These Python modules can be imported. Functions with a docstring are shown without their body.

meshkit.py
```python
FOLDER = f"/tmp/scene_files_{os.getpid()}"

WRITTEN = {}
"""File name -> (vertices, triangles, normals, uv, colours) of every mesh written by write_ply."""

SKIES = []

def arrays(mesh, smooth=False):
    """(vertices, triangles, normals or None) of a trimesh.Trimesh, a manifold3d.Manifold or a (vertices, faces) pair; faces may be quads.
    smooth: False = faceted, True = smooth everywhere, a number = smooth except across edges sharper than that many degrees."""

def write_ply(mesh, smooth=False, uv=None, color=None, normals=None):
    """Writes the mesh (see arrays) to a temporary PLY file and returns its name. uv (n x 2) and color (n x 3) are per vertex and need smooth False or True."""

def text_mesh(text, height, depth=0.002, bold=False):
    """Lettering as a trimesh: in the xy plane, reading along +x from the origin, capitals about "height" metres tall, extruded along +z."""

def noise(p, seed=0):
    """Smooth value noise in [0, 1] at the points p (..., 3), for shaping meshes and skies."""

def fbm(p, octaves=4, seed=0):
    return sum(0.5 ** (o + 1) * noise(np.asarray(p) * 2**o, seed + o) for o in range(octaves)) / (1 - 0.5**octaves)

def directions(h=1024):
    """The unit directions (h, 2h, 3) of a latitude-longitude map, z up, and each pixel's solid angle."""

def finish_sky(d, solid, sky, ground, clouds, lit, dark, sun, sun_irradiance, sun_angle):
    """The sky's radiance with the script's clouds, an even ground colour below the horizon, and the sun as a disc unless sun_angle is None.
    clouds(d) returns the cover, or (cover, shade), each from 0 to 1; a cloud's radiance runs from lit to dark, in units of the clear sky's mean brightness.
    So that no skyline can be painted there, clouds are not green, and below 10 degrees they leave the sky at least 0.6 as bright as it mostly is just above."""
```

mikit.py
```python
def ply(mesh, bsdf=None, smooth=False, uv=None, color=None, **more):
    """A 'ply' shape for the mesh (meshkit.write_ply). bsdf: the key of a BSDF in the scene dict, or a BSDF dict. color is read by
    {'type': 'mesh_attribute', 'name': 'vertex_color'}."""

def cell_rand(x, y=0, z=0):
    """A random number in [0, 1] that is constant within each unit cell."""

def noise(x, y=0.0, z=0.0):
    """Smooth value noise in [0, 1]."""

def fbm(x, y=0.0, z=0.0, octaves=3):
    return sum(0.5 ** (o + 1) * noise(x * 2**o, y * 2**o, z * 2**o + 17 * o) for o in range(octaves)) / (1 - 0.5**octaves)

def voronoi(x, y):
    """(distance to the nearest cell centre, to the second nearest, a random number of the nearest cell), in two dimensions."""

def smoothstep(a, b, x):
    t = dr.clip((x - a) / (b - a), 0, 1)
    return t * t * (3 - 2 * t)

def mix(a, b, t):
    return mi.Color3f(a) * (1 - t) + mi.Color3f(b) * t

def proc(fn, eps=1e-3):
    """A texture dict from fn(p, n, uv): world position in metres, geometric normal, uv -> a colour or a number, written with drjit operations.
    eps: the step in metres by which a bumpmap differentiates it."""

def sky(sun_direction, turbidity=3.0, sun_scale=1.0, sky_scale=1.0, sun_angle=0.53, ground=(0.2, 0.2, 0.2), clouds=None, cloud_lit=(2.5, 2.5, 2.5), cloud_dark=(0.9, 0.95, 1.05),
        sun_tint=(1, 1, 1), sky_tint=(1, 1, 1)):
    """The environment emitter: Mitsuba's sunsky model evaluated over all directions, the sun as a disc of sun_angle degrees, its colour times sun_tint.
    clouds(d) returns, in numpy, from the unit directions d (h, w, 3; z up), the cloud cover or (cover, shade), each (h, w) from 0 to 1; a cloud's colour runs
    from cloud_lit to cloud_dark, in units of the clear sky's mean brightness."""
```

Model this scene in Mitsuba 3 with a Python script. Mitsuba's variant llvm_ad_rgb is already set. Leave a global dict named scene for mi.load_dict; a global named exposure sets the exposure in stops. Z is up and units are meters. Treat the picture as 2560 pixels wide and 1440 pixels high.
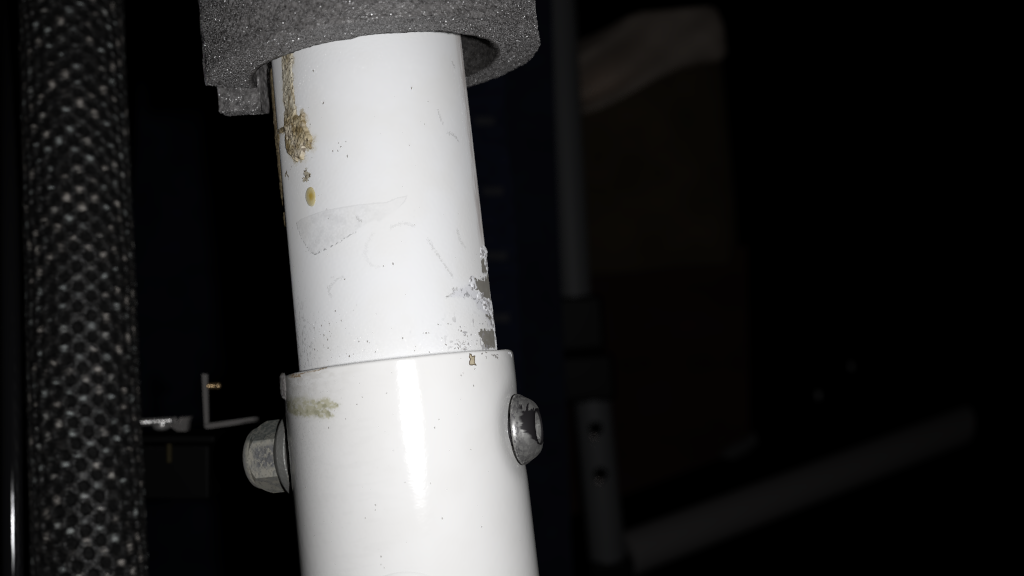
import math
import numpy as np
import trimesh
import manifold3d as m3
import shapely
import drjit as dr
import mitsuba as mi
import mikit
import meshkit
from mikit import proc, noise, fbm, smoothstep, mix, ply

T = mi.ScalarTransform4f
scene, labels = {}, {}
exposure = 0.0

# ------------------------------------------------------------------ camera and light (all lengths below are in millimetres, MM turns them into metres)
MM = 0.001
FOCAL = 2300.0                       # in pixels of a 2560 wide frame
scene['camera'] = {
    'type': 'thinlens', 'fov': math.degrees(2 * math.atan(1280 / FOCAL)), 'fov_axis': 'x',
    'aperture_radius': 0.00095, 'focus_distance': 0.1365, 'near_clip': 0.004, 'far_clip': 30.0,
    'to_world': T().look_at(origin=[0, 0, 0], target=[0, 1, 0], up=[0, 0, 1])}
# the phone's flash: a small round lamp beside the lens, shining the way the lens looks
FLASH = np.array([14.5, 3.0, 0.5])
FLASH_R = 2.1
FLASH_POWER = 4480.0
scene['flash_lamp'] = {
    'type': 'disk', 'to_world': T().translate((FLASH * MM).tolist()).rotate([1, 0, 0], -90).scale(FLASH_R * MM),
    'emitter': {'type': 'area', 'radiance': {'type': 'rgb', 'value': [FLASH_POWER * 1.0, FLASH_POWER * 1.0, FLASH_POWER * 1.005]}}}
labels['flash_lamp'] = {'label': 'small round white flash lamp lighting the post from beside the lens', 'category': 'lamp'}

# ------------------------------------------------------------------ helpers
rng = np.random.default_rng(11)


def tag(key, label, category=None, group=None, kind=None):
    labels[key] = {'label': label}
    if category: labels[key]['category'] = category
    if group: labels[key]['group'] = group
    if kind: labels[key]['kind'] = kind


def add(key, mesh, bsdf, smooth=30, uv=None):
    """One entry of the scene from a mesh in millimetres."""
    if hasattr(mesh, 'to_mesh'):
        m = mesh.to_mesh()
        mesh = (m.vert_properties[:, :3], m.tri_verts)
    if isinstance(mesh, tuple):
        v, f = mesh
    else:
        v, f = mesh.vertices, mesh.faces
    v = np.asarray(v, float) * MM
    scene[key] = ply(trimesh.Trimesh(v, np.asarray(f), process=False), 'mat_' + bsdf, smooth=smooth, uv=uv)
    return key


def at(x, y, Y):
    """A point (mm) that lies Y mm in front of the lens at this pixel of the 2560 x 1440 photograph."""
    return np.array([(x - 1280) / FOCAL * Y, Y, -(y - 720) / FOCAL * Y])


def unit(v):
    v = np.asarray(v, float)
    return v / np.linalg.norm(v)


def frame(axis, hint=(0, -1, 0)):
    """Rows: side, near, axis."""
    a = unit(axis)
    n = np.asarray(hint, float)
    n = unit(n - (n @ a) * a)
    s = np.cross(n, a)
    if s[0] < 0: s = -s
    return s, n, a


def place(mesh, origin, ex, ey, ez):
    """Moves a mesh (manifold, trimesh or pair) from its own axes to the given ones."""
    if hasattr(mesh, 'to_mesh'):
        m = mesh.to_mesh(); v, f = m.vert_properties[:, :3], m.tri_verts
    elif isinstance(mesh, tuple):
        v, f = mesh
    else:
        v, f = mesh.vertices, mesh.faces
    v = np.asarray(v, float)
    f = np.asarray(f)
    if np.dot(np.cross(ex, ey), ez) < 0: f = f[:, ::-1]
    return (np.asarray(origin) + v[:, :1] * ex + v[:, 1:2] * ey + v[:, 2:3] * ez, f)


def grid_faces(nu, nv, wrap=False):
    i, j = np.meshgrid(np.arange(nu - (0 if wrap else 1)), np.arange(nv - 1), indexing='ij')
    a = i * nv + j
    b = ((i + 1) % nu) * nv + j
    return np.vstack([np.stack([a, b, b + 1], -1).reshape(-1, 3), np.stack([a, b + 1, a + 1], -1).reshape(-1, 3)])


def lathe(points, n=96):
    return m3.Manifold.revolve(m3.CrossSection([np.asarray(points, float)]), n)


def prism(poly, h0, h1):
    return m3.Manifold.extrude(m3.CrossSection([np.asarray(poly, float)]), h1 - h0).translate((0, 0, h0))


def ngon(n, flat, turn=0.0):
    r = flat / 2 / math.cos(math.pi / n)
    return [(r * math.cos(turn + 2 * math.pi * (k + .5) / n), r * math.sin(turn + 2 * math.pi * (k + .5) / n)) for k in range(n)]


def box_hull(sx, sy, sz, r=0.4):
    """A rounded box centred on the origin."""
    s = m3.Manifold.sphere(r, 16)
    out = [s.translate((x * (sx / 2 - r), y * (sy / 2 - r), z * (sz / 2 - r))) for x in (-1, 1) for y in (-1, 1) for z in (-1, 1)]
    return m3.Manifold.batch_hull(out)


def tube_between(p0, p1, r0, r1=None, n=64, cap=0.0):
    """A rod from p0 to p1 whose ends have a small chamfer."""
    p0, p1 = np.asarray(p0, float), np.asarray(p1, float)
    r1 = r0 if r1 is None else r1
    L = np.linalg.norm(p1 - p0)
    c = max(cap, 0.02 * r0)
    s, nn, a = frame(p1 - p0, (0.1, -1, 0.05))
    return place(lathe([(0, 0), (r0 - c, 0), (r0, c), (r1, L - c), (r1 - c, L), (0, L)], n), p0, s, nn, a)


# signed distance (negative inside) to a polygon, in drjit for the materials and in numpy for the meshes
def sdf_poly(x, y, poly, lib='dr'):
    sq, mn, mx = (dr.square, dr.minimum, dr.maximum) if lib == 'dr' else (np.square, np.minimum, np.maximum)
    d, odd = None, None
    n = len(poly)
    for k in range(n):
        (ax, ay), (bx, by) = poly[k], poly[(k + 1) % n]
        ex, ey = bx - ax, by - ay
        t = mn(mx(((x - ax) * ex + (y - ay) * ey) / max(ex * ex + ey * ey, 1e-9), 0.0), 1.0)
        dd = sq(x - ax - ex * t) + sq(y - ay - ey * t)
        cross = ((y < ay) != (y < by)) if lib != 'dr' else ((y < ay) ^ (y < by))
        slope = ex / ey if abs(ey) > 1e-9 else 0.0
        hit = cross & (x < ax + (y - ay) * slope)
        d = dd if d is None else mn(d, dd)
        odd = hit if odd is None else odd ^ hit
    if lib == 'dr':
        d = dr.sqrt(d)
        return dr.select(odd, -d, d)
    d = np.sqrt(d)
    return np.where(odd, -d, d)


def dist_line(x, y, pts):
    d = mi.Float(1e9)
    for (ax, ay), (bx, by) in zip(pts[:-1], pts[1:]):
        ex, ey = bx - ax, by - ay
        t = dr.clip(((x - ax) * ex + (y - ay) * ey) / max(ex * ex + ey * ey, 1e-9), 0, 1)
        d = dr.minimum(d, dr.square(x - ax - ex * t) + dr.square(y - ay - ey * t))
    return dr.sqrt(d)


# ------------------------------------------------------------------ the post's own axes: x to the right, y towards the lens, z along the post
PO = np.array([-19.1465, 146.4207, 0.0])
PD = unit([-0.11826, 0.1187, 1.0])
PF = unit(-(PO - (PO @ PD) * PD))
PR = np.cross(PD, PF)
if PR[0] < 0: PR = -PR
R_SLEEVE, R_TUBE, Z_RIM = 18.0, 15.48, -12.1


def post(x, y, z):
    x, y, z = (np.asarray(v, float)[..., None] for v in (x, y, z))
    return PO + x * PR + y * PF + z * PD


def post_local(p):
    """World point (metres, drjit) in the post's axes in millimetres."""
    v = [p.x * 1000 - PO[0], p.y * 1000 - PO[1], p.z * 1000 - PO[2]]
    dot = lambda e: v[0] * float(e[0]) + v[1] * float(e[1]) + v[2] * float(e[2])  # noqa: E731
    return dot(PR), dot(PF), dot(PD)


# wear on the two tubes, in millimetres: (distance round the tube from the side that faces the lens, height along the post)
T_RESIDUE = [(-15.19, 36.41), (-12.41, 35.62), (-12.49, 34.68), (-12.94, 33.68), (-13.03, 31.41), (-12.98, 29.29), (-12.87, 27.35), (-12.89, 26.12), (-12.09, 25.6), (-11.39, 26.26), (-11.0, 25.67), (-11.22, 24.98), (-10.94, 24.53), (-10.98, 23.79), (-10.6, 22.76), (-10.08, 22.06), (-9.91, 21.46), (-10.3, 20.81), (-10.31, 20.11), (-11.39, 20.62), (-11.92, 19.73), (-12.16, 19.04), (-12.73, 19.1), (-13.26, 19.61), (-13.51, 19.02), (-14.29, 19.42), (-14.89, 20.15), (-15.74, 20.96), (-16.22, 22.25), (-16.34, 23.44), (-15.64, 24.18), (-17.32, 24.7), (-19.32, 25.14), (-20.01, 25.95), (-16.38, 25.37), (-16.36, 26.53), (-15.83, 27.9), (-16.16, 29.56), (-15.7, 31.73), (-15.55, 34.59)]
T_BLOT = [(-12.2, 17.75), (-11.78, 17.74), (-11.7, 17.35), (-11.16, 16.84), (-11.21, 16.02), (-11.54, 15.54), (-12.06, 15.76), (-12.49, 15.68), (-12.66, 15.91), (-12.38, 16.49), (-12.53, 16.81), (-12.14, 17.17)]
T_BLOT2 = [(-18.55, 18.49), (-17.53, 18.6), (-17.05, 17.89), (-16.85, 17.46), (-17.76, 17.8)]
T_SMUDGE = [(-15.62, 10.14), (-14.22, 10.34), (-11.87, 10.41), (-8.57, 10.57), (-5.81, 10.48), (-3.77, 10.49), (0.57, 10.4), (2.06, 10.95), (3.56, 11.17), (3.14, 10.32), (1.36, 8.78), (-0.31, 7.95), (-0.75, 7.58), (-1.43, 7.98), (-3.35, 7.32), (-4.5, 6.51), (-5.56, 6.14), (-7.24, 5.44), (-9.02, 4.97), (-10.3, 4.75), (-11.46, 4.51), (-12.64, 4.98), (-13.55, 6.25), (-14.41, 7.43), (-15.43, 9.25)]
T_CHIP_A = [(13.95, -1.57), (14.27, -1.22), (15.67, -0.95), (18.2, -0.89), (20.41, 0.21), (22.67, 0.21), (21.76, -3.33), (21.41, -4.08), (20.15, -4.33), (17.54, -3.97), (16.28, -3.39), (15.22, -2.87), (13.96, -2.72)]
T_CHIP_B = [(14.7, -8.71), (16.13, -8.76), (17.51, -8.86), (20.87, -8.63), (20.36, -11.31), (18.7, -11.71), (15.45, -11.4), (14.58, -10.46), (13.78, -9.58)]
T_CHIP_C = [(17.62, 2.08), (19.68, 2.46), (22.67, 2.37), (22.67, 1.22), (19.17, 0.21), (17.47, -0.3), (17.59, 1.03)]
T_CHIP_D = [(17.06, -6.45), (19.94, -6.62), (19.27, -7.36), (17.06, -6.91)]
T_FLAKE = [(12.38, -2.3), (13.82, -1.03), (13.95, -2.79), (16.25, -3.5), (17.92, -4.08), (22.67, -4.67), (22.67, -5.95), (22.68, -6.95), (20.57, -8.37), (17.77, -8.09), (16.8, -6.35), (14.6, -5.61), (13.86, -4.41), (12.83, -3.9), (9.98, -3.92), (8.67, -3.89), (10.13, -2.86)]
T_FLAKE_TOP = [(17.77, 3.99), (19.91, 4.73), (22.67, 4.55), (22.67, 3.24), (20.42, 2.7), (17.5, 2.56)]
T_SCRATCH = [[(10.27, 24.58), (11.04, 22.63)], [(11.77, 21.24), (12.88, 21.29), (13.62, 20.98), (14.27, 20.46)], [(15.29, 33.31), (15.88, 32.5)], [(6.01, 4.69), (7.15, 2.77), (8.28, 0.98), (9.57, -0.81)], [(8.22, -3.81), (8.81, -3.65), (9.36, -3.36), (9.58, -2.83), (9.98, -2.71)], [(0.63, 6.62), (1.53, 7.02), (2.42, 7.19), (3.28, 7.03), (4.08, 6.7)], [(-6.97, 0.59), (-8.53, -0.04), (-9.55, -0.75), (-9.65, -1.61), (-9.11, -1.99)], [(-1.89, 6.0), (-3.02, 4.56), (-3.35, 2.98), (-2.72, 1.73), (-1.63, 1.14)], [(-3.91, 8.67), (-3.43, 8.13)], [(11.57, 6.19), (11.94, 4.69), (12.97, 3.66)]]
T_DROP = [(-11.45, 13.22), (-12.59, 13.49), (-10.32, 12.98), (-11.26, 14.63), (-11.66, 11.64)]
T_SPECK = [(-8.62, 31.69), (-7.42, 26.42), (-10.09, 23.87), (-5.6, 20.03), (-5.32, 19.44), (-6.64, 19.03), (-5.84, 18.88), (-4.48, 20.05), (-4.48, 17.89), (-11.56, 19.39), (-10.41, 18.88), (6.05, 27.53), (8.64, 25.64), (7.56, 22.08), (4.74, 18.77), (-2.21, 35.34), (-15.48, 18.76), (-16.05, 18.46), (-17.51, 22.39), (-8.6, 10.69), (-8.47, 9.28), (-15.52, 10.11), (-8.91, 0.71), (-6.73, 0.07), (-5.27, -3.86), (-8.77, -4.23), (-10.07, -5.86), (-11.63, -5.93), (-11.32, -7.39), (-10.66, -8.12), (-10.71, -9.31), (-15.1, -8.57), (-13.71, -9.13), (-13.32, -6.05), (-4.22, -9.19), (-5.44, -9.08), (-3.22, -10.83), (-7.17, -10.95), (2.03, -8.57), (3.84, -8.89), (4.23, -8.92), (4.62, -8.95), (7.85, -7.81), (6.2, -7.79), (0.81, -9.31), (-7.91, -5.74), (-0.86, 1.22), (0.55, 1.43), (2.32, -11.26), (4.42, -11.65), (6.6, -9.81), (7.13, -10.81), (10.11, -8.92), (10.54, -9.62), (11.2, -9.74), (9.09, -10.83), (9.52, -11.24), (9.24, -11.52), (10.37, -10.69), (13.11, -10.98)]
S_STAIN = [(-22.89, -15.21), (-18.03, -15.76), (-15.28, -15.74), (-14.35, -16.38), (-12.75, -16.61), (-11.17, -16.53), (-9.37, -17.57), (-9.52, -18.02), (-11.53, -17.89), (-10.38, -19.01), (-11.49, -19.18), (-13.62, -18.87), (-16.42, -18.51), (-19.55, -18.24), (-22.76, -17.29)]
S_CHIP_E = [(10.63, -12.54), (10.94, -12.59), (11.03, -12.96), (11.41, -12.87), (11.65, -12.92), (11.46, -13.2), (11.45, -13.92), (11.64, -14.25), (11.22, -14.16), (10.4, -14.14), (10.42, -13.71), (10.75, -13.3), (10.51, -13.07)]
S_CHIP_F = [(13.68, -12.42), (14.15, -12.49), (14.02, -12.7)]
S_SCR = [[(15.31, -12.82), (15.93, -12.98), (16.74, -13.41)], [(16.7, -12.92), (16.99, -12.97)], [(13.74, -13.02), (13.79, -13.24)], [(13.05, -12.63), (13.08, -12.69)]]
S_RUST = [(-20.1, -12.19), (-16.09, -12.49), (-12.86, -12.36), (-10.95, -12.19), (-10.86, -12.28), (-11.27, -12.35), (-12.77, -12.49), (-14.79, -12.46), (-16.18, -12.6), (-16.38, -12.94), (-18.35, -12.83), (-20.23, -12.67)]
S_PLUG = [(-3.97, -40.69)]
S_SPECK = [(-2.16, -16.81), (-5.59, -16.96), (-6.51, -17.86), (-5.25, -31.67), (-5.32, -32.31), (-13.99, -33.32), (-6.87, -33.26), (-10.63, -34.33), (-16.56, -35.38), (-17.84, -28.63), (3.93, -22.29), (9.01, -25.93), (4.67, -21.23), (9.4, -36.66), (-0.87, -29.13), (2.53, -29.68), (9.15, -15.19), (8.76, -15.5), (11.28, -14.77), (9.02, -13.11), (10.73, -17.1), (3.64, -34.55), (-5.28, -39.6), (-4.88, -40.06), (-10.14, -18.36), (-8.43, -19.65), (-11.4, -20.6), (-5.17, -38.55)]

# ------------------------------------------------------------------ materials
def twosided(b):
    return {'type': 'twosided', 'bsdf': b}


def bumped(b, fn, scale, eps):
    return {'type': 'bumpmap', 'arbitrary': proc(fn, eps=eps), 'scale': scale, 'bsdf': b}


def rgb(*v):
    return {'type': 'rgb', 'value': list(v)}


WHITE = (0.797, 0.797, 0.801)


def lum(c, k):
    return mi.Color3f(c) * k


def tube_paint(p, n, uv):
    s, z = uv.x, uv.y
    a = noise(s * 5.1, z * 5.1, 3.0) - 0.5
    b = noise(s * 5.1, z * 5.1, 9.0) - 0.5
    f1 = noise(s * 13.0, z * 13.0, 5.0) - 0.5
    f2 = noise(s * 13.0, z * 13.0, 8.0) - 0.5
    x, y = s + 0.4 * a + 0.3 * f1, z + 0.4 * b + 0.3 * f2
    big = fbm(s * 0.22, z * 0.22, 2.0, 3)
    fine = noise(s * 4.0, z * 4.0, 31.0)
    c = mix(WHITE, (0.785, 0.78, 0.772), smoothstep(0.35, 0.75, big))
    # a wiped, greyish tongue with a dotted lower edge
    d = sdf_poly(s + 0.12 * a, z + 0.12 * b, T_SMUDGE)
    inside = smoothstep(0.15, -0.25, d)
    fade = smoothstep(5.0, -9.0, s)
    c = c * (1 - inside * (0.015 + 0.075 * fade) * (0.2 + 1.0 * fine + 0.6 * smoothstep(0.4, 0.65, fbm(s * 0.8, z * 0.8, 41.0, 2))))
    edge = dr.exp(-dr.square((d + 0.05) / 0.11)) * smoothstep(0.42, 0.7, noise(s * 4.4, z * 4.4, 77.0))
    c = c * (1 - 0.55 * edge * fade * smoothstep(9.0, 6.5, z + 0.25 * s + 2.0))
    top = dr.exp(-dr.square((d + 0.02) / 0.09)) * smoothstep(9.2, 10.2, z)
    c = c * (1 - 0.10 * top)
    # pencil-like scratches and scuffs
    for k, (line, wide, dark) in enumerate(zip(T_SCRATCH, (.11, .13, .12, .15, .16, .16, .16, .18, .12, .2), (.5, .55, .6, .34, .75, .2, .26, .12, .5, .28))):
        dl = dist_line(x, y, line)
        rough = smoothstep(0.2, 0.6, noise(s * 6.0, z * 6.0, 40.0 + k))
        c = mix(c, (0.22, 0.21, 0.2), smoothstep(wide + 0.14, wide - 0.12, dl) * (0.85 * dark) * (0.35 + 0.65 * rough))
    # a dirty streak along the right-hand side
    side = smoothstep(16.6, 20.0, s + 1.6 * (fbm(s * 0.9, z * 0.09, 4.0, 3) - 0.5)) * smoothstep(2.0, 8.0, z)
    c = mix(c, (0.34, 0.29, 0.27), side * (0.25 + 0.75 * smoothstep(0.3, 0.65, fbm(s * 2.2, z * 0.35, 6.0, 3))) * 0.75)
    crack = dr.exp(-dr.square((s - 20.9 - 0.4 * (noise(z * 0.7, 3.0, 1.0) - 0.5)) / 0.2)) * smoothstep(30.0, 33.0, z) * smoothstep(0.35, 0.55, noise(z * 2.6, s * 2.0, 2.0))
    c = mix(c, (0.2, 0.16, 0.12), crack * 0.8)
    # speckled grime low down on the left, thinning out to the right
    low = smoothstep(3.0, -9.0, z) * smoothstep(-11.0, -21.0, s)
    dots = smoothstep(0.66, 0.8, noise(s * 3.3, z * 2.2, 21.0))
    c = c * (1 - low * (0.12 + 0.5 * dots))
    # torn paint on the right: dull metal shows
    fl = smoothstep(0.3, -0.3, sdf_poly(x, y, T_FLAKE))
    c = mix(c, (0.70, 0.70, 0.73), fl * 0.8)
    mott = smoothstep(0.56, 0.68, fbm(s * 1.9, z * 1.9, 13.0, 3))
    c = mix(c, (0.26, 0.26, 0.27), fl * mott * 0.75)
    wa, wb = 0.7 * (noise(s * 1.7, z * 1.7, 61.0) - 0.5), 0.7 * (noise(s * 1.7, z * 1.7, 67.0) - 0.5)
    x, y = x + wa, y + wb
    chip = dr.minimum(dr.minimum(sdf_poly(x, y, T_CHIP_A), sdf_poly(x, y, T_CHIP_B)), dr.minimum(sdf_poly(x, y, T_CHIP_C), sdf_poly(x, y, T_CHIP_D)))
    metal = mix((0.255, 0.24, 0.21), (0.19, 0.18, 0.16), fbm(s * 0.8, z * 0.8, 50.0, 3))
    c = mix(c, (0.86, 0.86, 0.87), smoothstep(0.28, 0.1, chip) * 0.6)
    c = mix(c, metal, smoothstep(0.05, -0.05, chip))
    bl = dr.minimum(sdf_poly(x, y, T_BLOT), sdf_poly(x, y, T_BLOT2))
    c = mix(c, mix((0.11, 0.085, 0.06), (0.42, 0.38, 0.29), smoothstep(0.35, 0.6, noise(s * 4.0, z * 4.0, 1.0))), smoothstep(0.08, -0.06, bl))
    # a few scattered grey rubs near the bottom right
    rub = smoothstep(0.74, 0.84, noise(s * 2.4, z * 2.4, 64.0)) * smoothstep(5.0, 11.0, s) * smoothstep(-5.5, -8.5, z)
    c = mix(c, (0.3, 0.29, 0.3), rub * 0.7)
    c = c * (1 - 0.6 * smoothstep(-11.7, -12.05, z - 0.1 * f1) * (0.6 + 0.4 * smoothstep(0.0, -12.0, s)))      # dark contact line at the joint, gap shade painted on
    # thin scum next to the glue
    g = sdf_poly(x, y, T_RESIDUE)
    c = mix(c, (0.62, 0.57, 0.46), smoothstep(1.1, 0.0, g + 1.2 * (fbm(s * 1.2, z * 0.7, 90.0, 3) - 0.4)) * 0.45)
    return mix(c, (0.46, 0.40, 0.28), smoothstep(0.3, 0.0, g) * 0.7)


WHITE_SLEEVE = (0.80, 0.791, 0.778)


def sleeve_paint(p, n, uv):
    s, z = uv.x, uv.y
    a = noise(s * 4.1, z * 4.1, 3.0) - 0.5
    b = noise(s * 4.1, z * 4.1, 9.0) - 0.5
    x, y = s + 0.45 * a, z + 0.35 * b
    big = fbm(s * 0.2, z * 0.2, 7.0, 3)
    c = mix(WHITE_SLEEVE, (0.785, 0.774, 0.758), smoothstep(0.35, 0.75, big))
    left = smoothstep(-6.0, -22.0, s)
    speck = smoothstep(0.6, 0.8, noise(s * 4.6, z * 4.6, 17.0))
    c = c * (1 - left * smoothstep(-40.0, -14.0, z) * (0.07 + 0.13 * speck))
    # olive smear that fades upwards and to the right
    d = sdf_poly(x, y, S_STAIN)
    m = smoothstep(0.35, -0.3, d) * (0.45 + 0.75 * smoothstep(0.3, 0.62, fbm(s * 1.5, z * 2.4, 11.0, 3)))
    m = m * smoothstep(-14.6, -17.2, z) + smoothstep(0.9, 0.0, d) * 0.12
    c = mix(c, mix((0.46, 0.44, 0.30), (0.28, 0.27, 0.15), smoothstep(0.45, 0.75, fbm(s * 1.1, z * 1.6, 19.0, 3))), dr.clip(m, 0, 1) * 0.85)
    haze = smoothstep(-3.0, -20.0, s) * smoothstep(-18.0, -12.5, z) * smoothstep(0.3, 0.7, fbm(s * 0.9, z * 1.8, 23.0, 3))
    c = mix(c, (0.42, 0.39, 0.33), haze * 0.4)
    # brown rubbed rim on the left and two chips on the right
    d = sdf_poly(s + 0.25 * a, z + 0.12 * b, S_RUST)
    c = mix(c, mix((0.36, 0.27, 0.18), (0.58, 0.53, 0.45), smoothstep(0.3, 0.65, noise(s * 4.0, z * 6.0, 1.0))), smoothstep(0.10, -0.02, d))
    d = sdf_poly(s + 0.1 * a, z + 0.1 * b, S_CHIP_E)
    inner = mix((0.40, 0.34, 0.23), (0.55, 0.48, 0.35), noise(s * 5.0, z * 5.0, 2.0))
    c = mix(c, (0.10, 0.075, 0.05), smoothstep(0.09, 0.0, d))
    c = mix(c, inner, smoothstep(-0.05, -0.14, d))
    c = mix(c, (0.16, 0.13, 0.1), smoothstep(0.05, -0.03, sdf_poly(x, y, S_CHIP_F)))
    for k, line in enumerate(S_SCR):
        c = mix(c, (0.15, 0.13, 0.12), smoothstep(0.15, 0.03, dist_line(x, y, line)) * 0.75)
    band = smoothstep(0.55, 0.7, fbm(s * 0.35, z * 1.6, 29.0, 3)) * smoothstep(4.0, -10.0, s)
    return c * (1 - 0.02 * band)


def orange_peel(p, n, uv):
    q = p * 1000.0
    return 0.8 * fbm(q.x * 1.2, q.y * 1.2, q.z * 0.9, 2) + 0.3 * noise(q.x * 5.0, q.y * 5.0, q.z * 5.0)


def fine_dust(p, n, uv):
    q = p * 1000.0
    return fbm(q.x * 2.6, q.y * 2.6, q.z * 2.6, 2)


scene['mat_paint_tube'] = bumped({'type': 'principled', 'base_color': proc(tube_paint), 'roughness': 0.85, 'specular': 0.25}, fine_dust, 0.00002, 5e-5)
scene['mat_paint_sleeve'] = bumped({'type': 'roughplastic', 'diffuse_reflectance': proc(sleeve_paint), 'alpha': 0.05, 'distribution': 'beckmann', 'int_ior': 1.38}, orange_peel, 0.000014, 5e-5)


def glue_color(p, n, uv):
    s, z = uv.x, uv.y
    k = fbm(s * 1.4, z * 1.1, 5.0, 4)
    c = mix((0.20, 0.15, 0.075), (0.44, 0.37, 0.24), smoothstep(0.3, 0.68, k))
    c = mix(c, (0.56, 0.50, 0.40), smoothstep(0.55, 0.75, fbm(s * 0.8, z * 0.5, 15.0, 3)) * 0.7)
    c = mix(c, (0.56, 0.52, 0.42), smoothstep(25.5, 28.0, z) * smoothstep(-19.0, -17.0, s) * (0.25 + 0.6 * smoothstep(0.35, 0.6, fbm(s * 2.6, z * 0.6, 3.0, 3))))
    c = mix(c, (0.10, 0.078, 0.042), smoothstep(-19.0, -21.0, s) * 0.85)  # left edge strip darkened, its grazing light put into the colour
    return mix(c, (0.10, 0.07, 0.045), smoothstep(0.68, 0.8, noise(s * 4.2, z * 4.2, 9.0)) * 0.8)


def glue_bump(p, n, uv):
    return fbm(uv.x * 2.2, uv.y * 1.6, 3.0, 3)


def drop_color(p, n, uv):
    q = dr.sqrt(dr.square((uv.x + 11.15) / 0.75) + dr.square((uv.y - 13.25) / 1.1))
    c = mix((0.40, 0.28, 0.055), (0.52, 0.45, 0.24), smoothstep(0.15, 1.0, q + 0.3 * (noise(uv.x * 3.0, uv.y * 3.0, 4.0) - 0.5)))
    return mix(c, (0.66, 0.64, 0.55), smoothstep(1.1, 1.7, q))


scene['mat_glue'] = twosided(bumped({'type': 'principled', 'base_color': proc(glue_color), 'roughness': 0.5, 'specular': 0.45}, glue_bump, 0.0002, 4e-5))
scene['mat_glue_amber'] = twosided({'type': 'principled', 'base_color': proc(drop_color), 'roughness': 0.4, 'specular': 0.4})
scene['mat_grit'] = {'type': 'principled', 'base_color': rgb(0.27, 0.25, 0.23), 'roughness': 0.8, 'specular': 0.2}


def crust_color(p, n, uv):
    return mix((0.78, 0.78, 0.80), (0.3, 0.29, 0.29), smoothstep(0.5, 0.7, fbm(uv.x * 2.0, uv.y * 2.0, 4.0, 3)))


scene['mat_paint_flakes'] = twosided({'type': 'principled', 'base_color': proc(crust_color), 'roughness': 0.8, 'specular': 0.1})
scene['mat_bare_burr'] = twosided({'type': 'principled', 'base_color': rgb(0.36, 0.34, 0.33), 'roughness': 0.35, 'metallic': 0.6, 'specular': 0.5})


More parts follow.
